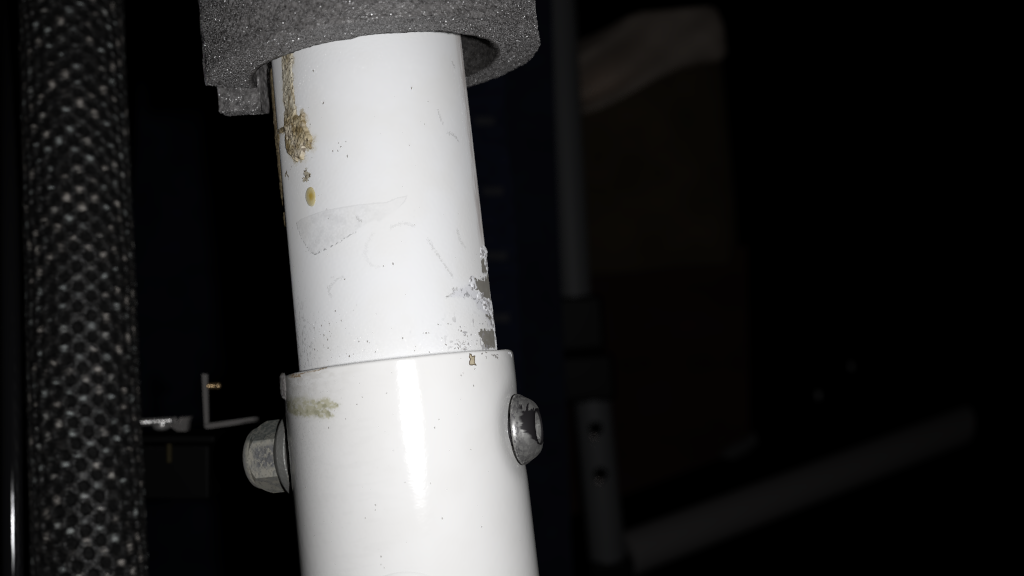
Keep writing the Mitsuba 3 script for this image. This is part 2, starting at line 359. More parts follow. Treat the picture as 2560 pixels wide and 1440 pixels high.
# ------------------------------------------------------------------ the telescopic post
def tube_mesh(profile, n, wobble=None):
    """profile: (r, z, s-radius) from the inside of the rim outwards and down; returns mesh and uv."""
    a = np.linspace(-math.pi, math.pi, n)
    r, z = np.array(profile).T
    A, Rr = np.meshgrid(a, r, indexing='ij')
    _, Z = np.meshgrid(a, z, indexing='ij')
    if wobble: Rr, Z = wobble(A, Rr, Z)
    v = post(Rr * np.sin(A), Rr * np.cos(A), Z).reshape(-1, 3)
    return v, grid_faces(n, len(r))[:, ::-1], A, Z


zs = np.linspace(62.0, -26.0, 60)
v, f, A, Z = tube_mesh([(R_TUBE, z) for z in zs], 361)
add('telescopic_post__inner_tube', (v, f), 'paint_tube', smooth=True, uv=np.stack([(R_TUBE * A).ravel(), Z.ravel()], 1))
tag('telescopic_post__inner_tube', 'narrower white tube with glue, scratches and torn paint')

PHI = math.radians(20.0)             # the bolt points this far out of the picture plane
BZ = -24.32
BA = math.cos(PHI) * PR + math.sin(PHI) * PF
BN = -math.sin(PHI) * PR + math.cos(PHI) * PF
B_ANG = math.pi / 2 - PHI


def dent(A, Rr, Z):
    out = Rr > 16.8
    for ang, depth, wide in ((B_ANG, 0.85, 6.3), (B_ANG - math.pi, 0.1, 6.0)):
        q = np.hypot(18 * (A - ang), Z - BZ)
        Rr = Rr - out * depth * np.exp(-(q / wide) ** 4)
    w = 0.05 * (meshkit.noise(np.stack([A * 5, A * 0, A * 0], -1), 4) - 0.5)
    near = np.exp(-np.abs(Z - Z_RIM) / 1.2)
    right = np.exp(-((A - 1.22) / 0.16) ** 2) * near                  # a swollen, rounded end of the rim
    Rr = Rr + out * near * 0.08 * (meshkit.noise(np.stack([A * 9, Z * 2, A * 0], -1), 8) - 0.5)
    return Rr, Z + near * w + 0.12 * right


ang = np.linspace(math.pi / 2, 0, 9)
prof = [(16.3, -16.0), (16.3, Z_RIM - 0.5)]
prof += [(16.75 - 0.45 * math.cos(t), Z_RIM - 0.5 + 0.45 * math.sin(t)) for t in np.linspace(0, math.pi / 2, 5)][1:]
prof += [(R_SLEEVE - 0.45 + 0.45 * math.cos(t), Z_RIM - 0.5 + 0.45 * math.sin(t)) for t in ang]
prof += [(R_SLEEVE, z) for z in np.linspace(Z_RIM - 0.7, -64, 150)]
v, f, A, Z = tube_mesh(prof, 481, dent)
add('telescopic_post__outer_sleeve', (v, f), 'paint_sleeve', smooth=True, uv=np.stack([(R_SLEEVE * A).ravel(), Z.ravel()], 1))
tag('telescopic_post__outer_sleeve', 'wider glossy white sleeve round the tube, stained at its upper left')


def patch(key, poly, R, height, bsdf, step=0.11, ragged=0.35, seed=0, lift=0.02, sharp=0.22, ragged_fine=0.22):
    """A crust lying on a tube of radius R: its outline is the polygon (mm round the tube, mm along it) made ragged."""
    P = np.array(poly)
    x = np.arange(P[:, 0].min() - 0.5, P[:, 0].max() + 0.5, step)
    y = np.arange(P[:, 1].min() - 0.5, P[:, 1].max() + 0.5, step)
    X, Y = np.meshgrid(x, y, indexing='ij')
    q = np.stack([X, Y, X * 0 + 0.5], -1)
    d = sdf_poly(X, Y, poly, 'np') + ragged * (meshkit.fbm(q * 1.6, 3, seed) - 0.5) + ragged_fine * (meshkit.noise(q * 5.5, seed + 9) - 0.5)
    h = height(X, Y, d, q) * np.clip(-d / sharp, 0, 1) ** 0.6 + lift
    h = np.where(d > 0.0, -0.05, h)
    a = X / R
    v = post((R + h) * np.sin(a), (R + h) * np.cos(a), Y).reshape(-1, 3)
    f = grid_faces(len(x), len(y))
    keep = (d.ravel()[f] < 0.0).any(1)
    f = f[keep]
    used, inv = np.unique(f, return_inverse=True)
    uv = np.stack([X.ravel(), Y.ravel()], 1)[used]
    add(key, (v[used], inv.reshape(-1, 3)), bsdf, smooth=True, uv=uv)


def lumps(big, small, scale=1.1, seed=0):
    return lambda X, Y, d, q: big * (0.35 + meshkit.fbm(q * scale, 3, seed)) * np.clip(-d / 0.9, 0.35, 1) + small * meshkit.noise(q * 4.5, seed + 3)


def main_glue(X, Y, d, q):
    thick = 0.10 + 0.42 * np.clip((27.5 - Y) / 2.5, 0, 1) * np.clip((X + 17.0) / 1.5, 0.2, 1)
    return thick * (0.35 + 1.1 * meshkit.fbm(q * np.array([1.5, 1.0, 1]), 4, 5)) + 0.09 * meshkit.noise(q * 4.0, 2)


patch('telescopic_post__inner_tube__glue_residue', T_RESIDUE, R_TUBE, main_glue, 'glue', seed=3)
tag('telescopic_post__inner_tube__glue_residue', 'long crusty tan streak of old glue ending in a lump')
edge_strip = [(-24.6, 37.6), (-21.9, 36.6), (-22.0, 34.0), (-22.2, 30.0), (-22.0, 27.0), (-21.0, 25.6), (-19.6, 25.1), (-19.9, 24.3), (-21.5, 23.5), (-22.1, 20.0), (-22.8, 17.0), (-24.2, 14.0), (-26.0, 17.0), (-26.0, 30.0)]
patch('telescopic_post__inner_tube__glue_residue_001', edge_strip, R_TUBE, lumps(0.26, 0.26, 0.9, 7), 'glue', seed=8, ragged=0.5)
patch('telescopic_post__inner_tube__glue_residue_002', [(-24.6, 14.0), (-22.9, 13.6), (-22.7, 12.6), (-23.1, 11.4), (-24.6, 11.2)], R_TUBE, lumps(0.22, 0.22, 1.2, 5), 'glue', seed=4)
drop = [(-11.35 + (0.95 if math.cos(t) > 0 else 1.2) * math.cos(t), 13.15 + 1.5 * math.sin(t) - 0.12 * math.cos(t)) for t in np.linspace(0, 2 * math.pi, 28)[:-1]]
patch('telescopic_post__inner_tube__glue_drop', drop, R_TUBE, lambda X, Y, d, q: 0.16 * np.clip(-d / 0.8, 0, 1) ** 0.5, 'glue_amber', seed=6, ragged=0.12, ragged_fine=0.05, step=0.07)
tag('telescopic_post__inner_tube__glue_drop', 'small oval amber drop of dried glue below the streak')
patch('telescopic_post__inner_tube__paint_flake', T_FLAKE_TOP, R_TUBE, lumps(0.22, 0.2, 1.6, 2), 'paint_flakes', seed=12, ragged=0.5)
for k, (x, y, w, hh) in enumerate([(20.9, 2.0, 1.4, 1.3), (20.7, -5.4, 1.9, 1.5), (19.3, -4.6, 1.1, .7), (21.3, -7.8, 1.2, 1.4), (14.0, -1.9, .8, 1.1), (22.0, -10.4, .5, 1.6), (15.6, -3.7, 1.3, .6), (17.3, -5.2, 1.2, .8)]):
    poly = [(x + w * math.cos(t) * (0.8 + 0.4 * rng.random()), y + hh * math.sin(t) * (0.8 + 0.4 * rng.random())) for t in np.linspace(0, 2 * math.pi, 12)[:-1]]
    patch(f'telescopic_post__inner_tube__paint_flake_{k + 1:03d}', poly, R_TUBE, lumps(0.10, 0.11, 1.8, 20 + k), 'paint_flakes', seed=30 + k, ragged=0.8, ragged_fine=0.5)
patch('telescopic_post__outer_sleeve__rim_burr', [(-27.2, -11.7), (-22.6, -11.9), (-22.2, -12.9), (-22.3, -14.4), (-23.0, -15.9), (-27.2, -15.4)], R_SLEEVE, lumps(0.26, 0.32, 1.6, 3), 'bare_burr', seed=2, ragged=0.3, sharp=0.35)
tag('telescopic_post__outer_sleeve__rim_burr', 'bare rough burr on the left end of the rim')
patch('telescopic_post__outer_sleeve__rim_burr_001', [(20.0, -12.35), (21.6, -12.3), (22.7, -12.6), (22.6, -13.5), (21.8, -13.1), (20.6, -12.8)], R_SLEEVE - 0.12, lumps(0.2, 0.2, 1.6, 6), 'paint_flakes', seed=5, ragged=0.4)


def grit(key, spots, R, extra, size):
    unit_ball = trimesh.creation.icosphere(1, 1.0)
    r = np.random.default_rng(len(spots))
    vs, fs, n = [], [], 0
    for s, z, k in [(s, z, 1.0) for s, z in spots] + extra:
        b = unit_ball.vertices * (1 + 0.35 * r.standard_normal((len(unit_ball.vertices), 1)))
        w = size * k * r.uniform(0.55, 1.25) * np.array([1, r.uniform(0.8, 1.9), 0.3])
        t = r.uniform(-0.9, 0.9)
        x, y = b[:, 0] * w[0], b[:, 1] * w[1]
        x, y = x * math.cos(t) - y * math.sin(t), x * math.sin(t) + y * math.cos(t)
        a, h = (s + x) / R, b[:, 2] * w[2]
        vs.append(post((R + h) * np.sin(a), (R + h) * np.cos(a), z + y)); fs.append(unit_ball.faces + n); n += len(b)
    add(key, (np.vstack(vs), np.vstack(fs)), 'grit', smooth=False)
    tag(key, 'scattered dark specks of grit', kind='stuff')


ex = []
for k in range(170):
    s = -21 + abs(rng.normal(0, 7)); z = -11.2 + abs(rng.normal(0, 4.5))
    ex.append((s, z, rng.uniform(0.25, 0.7)))
for k in range(70):
    ex.append((rng.uniform(-20, 20), rng.uniform(-11, 35), rng.uniform(0.2, 0.5)))
for k in range(45):
    ex.append((rng.normal(9.8, 0.6), rng.normal(-10.9, 0.5), rng.uniform(0.3, 0.8)))
for k in range(35):
    ex.append((rng.normal(18.5, 1.8), rng.uniform(-9, -3), rng.uniform(0.3, 1.2)))
grit('telescopic_post__inner_tube__grit', T_SPECK, R_TUBE, ex, 0.085)
ex = []
for k in range(120):
    s = -23 + abs(rng.normal(0, 7)); z = -12.9 - abs(rng.normal(0, 5.0))
    ex.append((s, z, rng.uniform(0.2, 0.55)))
for k in range(90):
    ex.append((rng.uniform(-22, 22), rng.uniform(-42, -13), rng.uniform(0.2, 0.5)))
grit('telescopic_post__outer_sleeve__grit', S_SPECK, R_SLEEVE, ex, 0.062)

# a flat round plug in the sleeve, only its top edge in view
s0 = -2.9 / R_SLEEVE
c0 = post(R_SLEEVE * math.sin(s0), R_SLEEVE * math.cos(s0), -49.3)
pn = math.sin(s0) * PR + math.cos(s0) * PF
pl = lathe([(0, -1.5), (8.6, -1.5), (8.6, -0.45), (8.25, -0.1), (7.6, 0.0), (6.9, -0.2), (0, -0.35)], 96)
v, f = place(pl, c0, np.cross(PD, pn), PD, pn)
scene_plug = np.asarray(v)
# bend the plug to the sleeve's curve
q = scene_plug - PO
lx, lf, lz = q @ PR, q @ PF, q @ PD
drop_r = R_SLEEVE - np.sqrt(np.maximum(R_SLEEVE ** 2 - (lx - R_SLEEVE * math.sin(s0)) ** 2, 1))
v = PO + lx[:, None] * PR + (lf - drop_r + 0.35)[:, None] * PF + lz[:, None] * PD
scene['mat_paint_plain'] = bumped({'type': 'roughplastic', 'diffuse_reflectance': rgb(0.79, 0.782, 0.77), 'alpha': 0.05, 'distribution': 'beckmann', 'int_ior': 1.38}, orange_peel, 0.000014, 5e-5)
add('telescopic_post__outer_sleeve__plug', (v, f), 'paint_plain', smooth=30)

# the bolt: a domed head with a hexagon socket on the right, a flanged lock nut on the left
BC = PO + BZ * PD


def bolt_local(p):
    v = [p.x * 1000 - BC[0], p.y * 1000 - BC[1], p.z * 1000 - BC[2]]
    dot = lambda e: v[0] * float(e[0]) + v[1] * float(e[1]) + v[2] * float(e[2])  # noqa: E731
    return dot(BN), dot(PD), dot(BA)


def head_color(p, n, uv):
    x, y, h = bolt_local(p)
    r = dr.sqrt(x * x + y * y)
    k = fbm(x * 1.6, y * 1.6, h * 1.6, 3)
    c = mix((0.36, 0.355, 0.34), (0.25, 0.245, 0.24), smoothstep(0.4, 0.6, k))
    rim = smoothstep(4.7, 5.1, r) * smoothstep(0.5, 0.66, fbm(x * 2.6, y * 2.6, h * 3.0, 3))
    c = mix(c, (0.16, 0.155, 0.16), rim)
    return c


def head_reflection(p, n, uv):  # dark reflection of hand and phone, painted on the dome
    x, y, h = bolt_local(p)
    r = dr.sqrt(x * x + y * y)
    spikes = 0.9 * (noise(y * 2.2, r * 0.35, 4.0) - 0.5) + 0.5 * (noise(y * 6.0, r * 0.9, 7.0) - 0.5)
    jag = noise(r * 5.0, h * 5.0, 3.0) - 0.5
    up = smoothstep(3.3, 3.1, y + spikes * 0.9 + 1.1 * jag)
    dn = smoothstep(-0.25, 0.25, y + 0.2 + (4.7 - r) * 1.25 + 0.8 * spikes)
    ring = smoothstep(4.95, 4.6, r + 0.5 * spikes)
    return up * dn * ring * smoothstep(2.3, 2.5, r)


scene['mat_bolt_steel'] = {'type': 'blendbsdf', 'weight': proc(head_reflection),
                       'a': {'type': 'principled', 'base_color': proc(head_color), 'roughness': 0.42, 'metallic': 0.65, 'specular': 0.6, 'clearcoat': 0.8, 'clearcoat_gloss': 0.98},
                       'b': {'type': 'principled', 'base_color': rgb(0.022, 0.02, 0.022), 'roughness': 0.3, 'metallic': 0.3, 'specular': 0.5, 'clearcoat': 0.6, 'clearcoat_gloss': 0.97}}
dome = [(0, 0), (5.1, 0), (5.3, 0.12), (5.36, 0.3), (5.33, 0.5), (5.24, 0.72), (5.1, 0.95), (4.9, 1.2)]
for t in np.linspace(0.1, 1, 12):
    dome.append((4.9 - 2.1 * t, 1.2 + 1.95 * (t + 0.28 * math.sin(math.pi * t)) ** 0.95))
dome += [(2.6, 3.18), (0, 3.18)]
head = lathe(dome, 128) - prism(ngon(6, 4.05, 0.35), 1.0, 4.0)
head -= lathe([(0, 2.5), (2.0, 2.5), (2.78, 3.3), (0, 3.3)], 64)
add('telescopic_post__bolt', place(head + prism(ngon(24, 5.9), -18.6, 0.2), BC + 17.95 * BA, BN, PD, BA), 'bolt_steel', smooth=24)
tag('telescopic_post__bolt', 'domed steel bolt head with a hexagon socket')


def zinc(p, n, uv):
    x, y, h = bolt_local(p)
    k = fbm(x * 0.9, y * 0.9, h * 0.9, 3)
    c = mix((0.44, 0.42, 0.36), (0.33, 0.325, 0.30), smoothstep(0.4, 0.65, k))
    face = smoothstep(0.0, 0.5, x - 3.9) * smoothstep(-24.0, -22.9, h) * smoothstep(2.4, 1.6, y + 0.6 * (k - 0.5)) * smoothstep(-1.9, -1.0, y)
    worn = face * smoothstep(0.36, 0.62, fbm(x * 2.9, y * 2.9, h * 2.9, 3) + 0.08)
    c = mix(c, (0.15, 0.155, 0.17), worn * 0.8)
    pits = smoothstep(0.62, 0.74, noise(x * 3.6, y * 3.6, h * 3.6))
    upper = smoothstep(2.3, 3.2, y)
    c = mix(c, (0.14, 0.155, 0.145), upper * (0.45 + 0.5 * smoothstep(0.4, 0.6, fbm(x * 2.0, y * 2.0, h * 2.0, 3))))
    return c * (1 - 0.25 * pits)


def zinc_bump(p, n, uv):
    q = p * 1000.0
    return fbm(q.x * 3.0, q.y * 3.0, q.z * 3.0, 3)


scene['mat_zinc'] = bumped({'type': 'principled', 'base_color': proc(zinc), 'roughness': 0.45, 'metallic': 0.45, 'specular': 0.5}, zinc_bump, 0.00005, 4e-5)
nx, ny, nz = BN, PD, -BA
hexa = prism(ngon(6, 10.0, 0.0), 0.8, 6.6) ^ lathe([(0, 0), (7.0, 0), (7.0, 4.3), (5.95, 5.0), (5.55, 5.7), (5.2, 6.2), (4.95, 6.45), (0, 6.45)], 96)
NUT0 = BC - 18.25 * BA
add('telescopic_post__lock_nut', place(hexa, NUT0, nx, ny, nz), 'zinc', smooth=22)
tag('telescopic_post__lock_nut', 'dull zinc hexagon lock nut')
collar = lathe([(0, 3), (4.9, 3), (4.9, 6.25), (5.0, 6.4), (5.0, 6.7), (4.85, 7.25), (4.45, 7.7), (3.8, 8.0), (3.2, 8.05), (3.2, 7.2), (0, 7.2)], 96)
add('telescopic_post__lock_nut__collar', place(collar, NUT0, nx, ny, nz), 'zinc', smooth=30)
flange = lathe([(0, -0.8), (6.85, -0.8), (7.0, -0.62), (7.0, 0.5), (6.9, 0.72), (6.7, 0.9), (6.0, 1.5), (5.6, 1.75), (0, 1.8)], 128)
scene['mat_zinc_dark'] = bumped({'type': 'principled', 'base_color': rgb(0.17, 0.17, 0.16), 'roughness': 0.5, 'metallic': 0.4, 'specular': 0.4}, zinc_bump, 0.00009, 4e-5)
add('telescopic_post__lock_nut__flange', place(flange, NUT0, nx, ny, nz), 'zinc_dark', smooth=24)
tag('telescopic_post', 'scratched white telescopic post with a bolt through its lower sleeve', 'metal post')

# ------------------------------------------------------------------ the grey foam pipe sleeve round the top of the tube
FC, F_OUT, F_IN = np.array([1.224, 3.465]), 26.27, 19.27


def foam_bottom(x, y):
    return 35.187 + 0.051 * x - 0.117 * y


def ring_points(a0, a1, n):
    a = np.radians(np.linspace(a0, a1, n))
    return np.stack([np.cos(a), np.sin(a)], 1)


def fast_normals(v, f):
    c = np.cross(v[f[:, 1]] - v[f[:, 0]], v[f[:, 2]] - v[f[:, 0]])
    n = np.stack([np.bincount(f.ravel(), np.repeat(c[:, k], 3), len(v)) for k in range(3)], 1)
    return n / np.maximum(np.linalg.norm(n, axis=1, keepdims=True), 1e-12)


def foam_piece(poly, drop_z, height, seed, edge=0.42):
    """Extrudes a flat piece (x right, y towards the lens), slants its lower end and roughens it."""
    m = trimesh.creation.extrude_polygon(shapely.Polygon(poly), height, engine='earcut')
    keep = m.vertices
    v, f = trimesh.remesh.subdivide_to_size(keep, m.faces, edge, max_iter=12)
    m = trimesh.Trimesh(v, f, process=True)
    m.merge_vertices()
    v = np.array(m.vertices)
    nrm = fast_normals(v, np.asarray(m.faces))
    z = foam_bottom(v[:, 0], v[:, 1]) - drop_z(v) * (1 - v[:, 2] / height) + v[:, 2]
    q = np.stack([v[:, 0], v[:, 1], v[:, 2]], 1)
    amp = 0.15 * (meshkit.noise(q * 2.3, seed) - 0.5) + 0.34 * (meshkit.fbm(q * 0.45, 2, seed + 4) - 0.5)
    d = nrm * amp[:, None]
    return post(v[:, 0] + d[:, 0], v[:, 1] + d[:, 1], z + d[:, 2]), np.array(m.faces)[:, ::-1]


# front part: from the slit on the left round the front to the back right
outer = FC + F_OUT * ring_points(174, -92, 220)
inner = FC + F_IN * ring_points(-92, 187, 180)
ARC = np.vstack([outer, inner])
v, f = foam_piece(ARC, lambda v: np.zeros(len(v)), 20.0, 1)


def foam_color(p, n, uv):
    x, y, z = post_local(p)
    k = fbm(x * 1.7, y * 1.7, z * 1.7, 3)
    c = mix((0.06, 0.0565, 0.055), (0.14, 0.133, 0.13), smoothstep(0.3, 0.68, k))
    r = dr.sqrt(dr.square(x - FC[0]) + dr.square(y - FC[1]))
    skin = smoothstep(19.75, 19.4, r)  # smooth inner skin, painted darker for the shade in the hole
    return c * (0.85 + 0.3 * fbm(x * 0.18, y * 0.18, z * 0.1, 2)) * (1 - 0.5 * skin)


def torn_color(p, n, uv):
    x, y, z = post_local(p)
    return mix((0.075, 0.071, 0.07), (0.165, 0.158, 0.155), smoothstep(0.3, 0.68, fbm(x * 1.7, y * 1.7, z * 1.2, 3)))


def torn_bump(p, n, uv):
    x, y, z = post_local(p)
    return noise(x * 2.9, y * 2.9, z * 1.6) + 0.4 * noise(x * 6.0, y * 6.0, z * 4.0)


def foam_bump(p, n, uv):
    x, y, z = post_local(p)
    r = dr.sqrt(dr.square(x - FC[0]) + dr.square(y - FC[1]))
    skin = smoothstep(25.4, 25.9, r) * smoothstep(0.6, 2.2, z - 35.19 - 0.051 * x + 0.117 * y)
    zz = z * (2.9 - 1.1 * skin)
    return (noise(x * 2.9, y * 2.9, zz) + 0.4 * noise(x * 6.0, y * 6.0, zz * 1.9)) * smoothstep(19.3, 19.8, r)


scene['mat_foam'] = bumped({'type': 'principled', 'base_color': proc(foam_color), 'roughness': 0.3, 'specular': 0.6}, foam_bump, 0.0002, 4e-5)
scene['mat_foam_torn'] = bumped({'type': 'principled', 'base_color': proc(torn_color), 'roughness': 0.3, 'specular': 0.6}, torn_bump, 0.0002, 4e-5)
add('foam_sleeve', (v, f), 'foam', smooth=True)
FOAM_PIECES = [(v, f)]
tag('foam_sleeve', 'sparkly dark grey foam pipe sleeve slipped over the top of the white tube', 'foam sleeve')
# the other lip of the slit hangs lower behind
lip = np.vstack([FC + F_OUT * ring_points(190.8, 262, 60), FC + F_IN * ring_points(262, 190.8, 50)])
a_of = lambda v: np.degrees(np.arctan2(v[:, 1] - FC[1], v[:, 0] - FC[0])) % 360  # noqa: E731
v, f = foam_piece(lip, lambda v: (2.55 + 1.0 * (F_OUT - np.hypot(v[:, 0] - FC[0], v[:, 1] - FC[1])) / 7) * np.clip((203 - a_of(v)) / 4, 0, 1), 20.0, 6, 0.5)
add('foam_sleeve__lip', (v, f), 'foam_torn', smooth=True)
FOAM_PIECES.append((v, f))
tag('foam_sleeve__lip', 'lower hanging lip of the slit')


def glints(pieces, per_mm2, size):
    """Broken cell walls of the foam: tiny stiff films standing at all angles in its surface."""
    r = np.random.default_rng(5)
    vs = []
    for v, f in pieces:
        tri = v[f]
        cr = np.cross(tri[:, 1] - tri[:, 0], tri[:, 2] - tri[:, 0])
        area = np.linalg.norm(cr, axis=1) / 2
        mid = tri.mean(1)
        sees = (cr * -mid).sum(1) > 0                                    # only what can be seen from in front
        zl = (mid - PO) @ PD
        xl, yl = (mid - PO) @ PR - FC[0], (mid - PO) @ PF - FC[1]
        sees &= (zl < 46) & (np.hypot(xl, yl) > 20.0)
        w = area * sees
        n = int(w.sum() * per_mm2)
        k = r.choice(len(f), n, p=w / w.sum())
        b = r.dirichlet((1, 1, 1), n)
        c = (tri[k] * b[..., None]).sum(1) + 0.03 * cr[k] / (2 * area[k, None])
        nn = cr[k] / (2 * area[k, None]) * 0.4 + r.standard_normal((n, 3)) * 0.6
        nn /= np.linalg.norm(nn, axis=1, keepdims=True)
        t = np.cross(nn, r.standard_normal((n, 3)))
        t /= np.linalg.norm(t, axis=1, keepdims=True)
        u = np.cross(nn, t)
        ph = r.uniform(0, 2 * math.pi, (n, 1))
        for j in range(3):
            a = ph + j * 2 * math.pi / 3
            vs.append((c + (np.cos(a) * t + np.sin(a) * u) * size * r.uniform(0.5, 1.2, (n, 1)), n))
    v = np.vstack([x for x, _ in vs])
    fs, at_ = [], 0
    for k in range(0, len(vs), 3):
        n = vs[k][1]
        fs.append(np.stack([at_ + np.arange(n), at_ + n + np.arange(n), at_ + 2 * n + np.arange(n)], 1)); at_ += 3 * n
    return v, np.vstack(fs)


scene['mat_foam_film'] = twosided({'type': 'principled', 'base_color': rgb(0.17, 0.165, 0.165), 'roughness': 0.3, 'specular': 1.0})
add('foam_sleeve__cell_film', glints(FOAM_PIECES, 42.0, 0.1), 'foam_film', smooth=False)
tag('foam_sleeve__cell_film', 'glinting films of broken foam cells', kind='stuff')

# ------------------------------------------------------------------ left: a rod in a black woven mesh cover and a glossy black cable
KO, KD, KR = np.array([-98.18, 209.74, 0.0]), unit([-0.1242, 0.1991, 0.9721]), 11.2
KS, KN, KA = frame(KD, -KO)


def rod(x, y, z):
    x, y, z = (np.asarray(v, float)[..., None] for v in (x, y, z))
    return KO + x * KS + y * KN + z * KA


nA, nZ = 624, 900
a = np.linspace(0, 2 * math.pi, nA + 1) - math.pi + 0.35              # the seam lies at the back
z = np.linspace(-80, 80, nZ)
A, Z = np.meshgrid(a, z, indexing='ij')
COLS, PITCH = 26, 4.5
drift = 0.7 * (meshkit.fbm(np.stack([Z * 0.09, A * 0, A * 0], -1), 2, 3) - 0.5)
U = (A + math.pi + 0.006 * Z) * COLS / (2 * math.pi) + drift
Wv = Z / PITCH
col = np.floor(U)
fu = (U - col - 0.5) * (2 * math.pi * KR / COLS)
w = Wv + 0.5 * (col % 2)
fw = (w - np.floor(w) - 0.5) * PITCH
around = np.stack([np.cos(A) * 2, np.sin(A) * 2, Z * 0.2], -1)
hole = np.clip((1.15 - np.hypot(fu * 1.0, fw * 0.8)) / 0.45, 0, 1)
hole = hole * hole * (3 - 2 * hole)
Rr = KR + 0.2 - 0.55 * hole + 0.35 * np.abs(fw) / PITCH * (1 - hole) + 0.12 * (meshkit.noise(around * 5, 1) - 0.5) + 0.3 * (meshkit.fbm(around * 0.7, 2, 9) - 0.5)
v = rod(Rr * np.sin(A), Rr * np.cos(A), Z).reshape(-1, 3)


def lattice(uv):
    """Where in the weave: distance from the middle of the nearest hole (mm), the knot's own random numbers, closeness to a knot."""
    c = dr.floor(uv.x)
    fu = (uv.x - c - 0.5) * (2 * math.pi * KR / COLS)
    odd = c - 2 * dr.floor(c * 0.5)
    w = uv.y + 0.5 * odd
    cw = dr.floor(w)
    fw = (w - cw - 0.5) * PITCH
    kw = dr.floor(w + 0.5)
    gw = (w - kw) * PITCH
    r1, r2 = mikit.cell_rand(c, kw, 1.0), mikit.cell_rand(c, kw, 2.0)
    knot = dr.exp(-dr.square((fu - 0.5 * (r2 - 0.5)) / 0.55) - dr.square((gw - 0.7 * (r1 - 0.5)) / (0.55 + 0.4 * r2)))
    return dr.sqrt(dr.square(fu) + dr.square(fw * 0.8)), r1, r2, knot


def weave_color(p, n, uv):
    q = p * 1000.0
    d, r1, r2, knot = lattice(uv)
    grain = noise(q.x * 1.6, q.y * 1.6, q.z * 2.4)
    c = mix((0.010, 0.010, 0.0105), (0.028, 0.027, 0.026), smoothstep(0.3, 0.75, grain))
    strong = smoothstep(0.15, 1.0, mikit.cell_rand(dr.floor(uv.x), dr.floor(uv.y * 2.0), 5.0)) * smoothstep(0.3, 0.55, grain) * 1.6
    thread = mix((0.46, 0.49, 0.48), (0.52, 0.48, 0.44), smoothstep(0.35, 0.65, r2))
    c = mix(c, thread, dr.minimum(knot * strong, 1.0))
    return c


def weave_open(p, n, uv):
    d, r1, r2, knot = lattice(uv)
    q = p * 1000.0
    return 0.9 * smoothstep(1.15, 0.7, d + 0.7 * (noise(q.x * 1.6, q.y * 1.6, q.z * 2.4) - 0.5))


def weave_bump(p, n, uv):
    q = p * 1000.0
    return noise(q.x * 2.2, q.y * 2.2, q.z * 2.2) + 0.4 * noise(q.x * 5.0, q.y * 5.0, q.z * 5.0)


scene['mat_weave'] = bumped({'type': 'blendbsdf', 'weight': proc(weave_open), 'a': {'type': 'principled', 'base_color': proc(weave_color), 'roughness': 0.42, 'specular': 0.32}, 'b': {'type': 'diffuse', 'reflectance': rgb(0.012, 0.012, 0.012)}}, weave_bump, 0.00017, 5e-5)
add('mesh_covered_rod', (v, grid_faces(nA + 1, nZ)), 'weave', smooth=True, uv=np.stack([U.ravel(), Wv.ravel()], 1))
tag('mesh_covered_rod', 'thick black rod in a woven mesh cover with glinting threads', 'rod')


def gloss_ripple(p, n, uv):
    q = p * 1000.0
    return fbm(q.x * 0.9, q.y * 0.9, q.z * 0.25, 2)


scene['mat_black_gloss'] = bumped({'type': 'roughplastic', 'diffuse_reflectance': rgb(0.010, 0.010, 0.011), 'alpha': 0.045, 'distribution': 'beckmann', 'int_ior': 1.9}, gloss_ripple, 0.00003, 1e-4)
cd = unit([-0.115, 0.195, 1.0])
c1 = at(31, 1318, 192)
t_ = np.linspace(-55, 150, 120)
path = c1 + t_[:, None] * cd + (0.0026 * t_ ** 2)[:, None] * unit(c1)           # the cable bows away from the lens
tan_ = np.gradient(path, axis=0)
tan_ /= np.linalg.norm(tan_, axis=1, keepdims=True)
s_ = np.cross(tan_, unit(c1)); s_ /= np.linalg.norm(s_, axis=1, keepdims=True)
n_ = np.cross(s_, tan_)
ph = np.linspace(0, 2 * math.pi, 65)
v = (path[None] + 2.1 * (np.cos(ph)[:, None, None] * s_[None] + np.sin(ph)[:, None, None] * n_[None])).reshape(-1, 3)
f = grid_faces(65, 120)
ctr = v[f].mean(1) - path[(f % 120).min(1)]
if (np.cross(v[f[:, 1]] - v[f[:, 0]], v[f[:, 2]] - v[f[:, 0]]) * ctr).sum() < 0: f = f[:, ::-1]
add('cable', (v, f), 'black_gloss', smooth=True)
tag('cable', 'thin glossy black cable with a white glint, left of the mesh covered rod', 'cable')

# ------------------------------------------------------------------ behind the nut: a small bracket with its screws on a dark block
scene['mat_grey_steel'] = {'type': 'principled', 'base_color': rgb(0.135, 0.127, 0.122), 'roughness': 0.45, 'metallic': 0.3, 'specular': 0.5}
scene['mat_bright_steel'] = bumped({'type': 'principled', 'base_color': rgb(0.42, 0.41, 0.40), 'roughness': 0.3, 'metallic': 0.75, 'specular': 0.5}, zinc_bump, 0.00008, 5e-5)
scene['mat_brass'] = {'type': 'principled', 'base_color': rgb(0.36, 0.25, 0.13), 'roughness': 0.3, 'metallic': 0.8, 'specular': 0.5}
scene['mat_dull_brass'] = {'type': 'principled', 'base_color': rgb(0.07, 0.058, 0.03), 'roughness': 0.35, 'metallic': 0.6, 'specular': 0.5}
scene['mat_black_plastic'] = {'type': 'principled', 'base_color': rgb(0.0012, 0.0012, 0.0012), 'roughness': 0.6, 'specular': 0.1}
scene['mat_dark_plastic'] = {'type': 'principled', 'base_color': rgb(0.006, 0.006, 0.006), 'roughness': 0.5, 'specular': 0.3}
BY = 196.0
flat = lambda x, y: (lambda q: (q[0], q[2]))(at(x, y, BY))  # noqa: E731
EX, EY, EZ = np.eye(3)


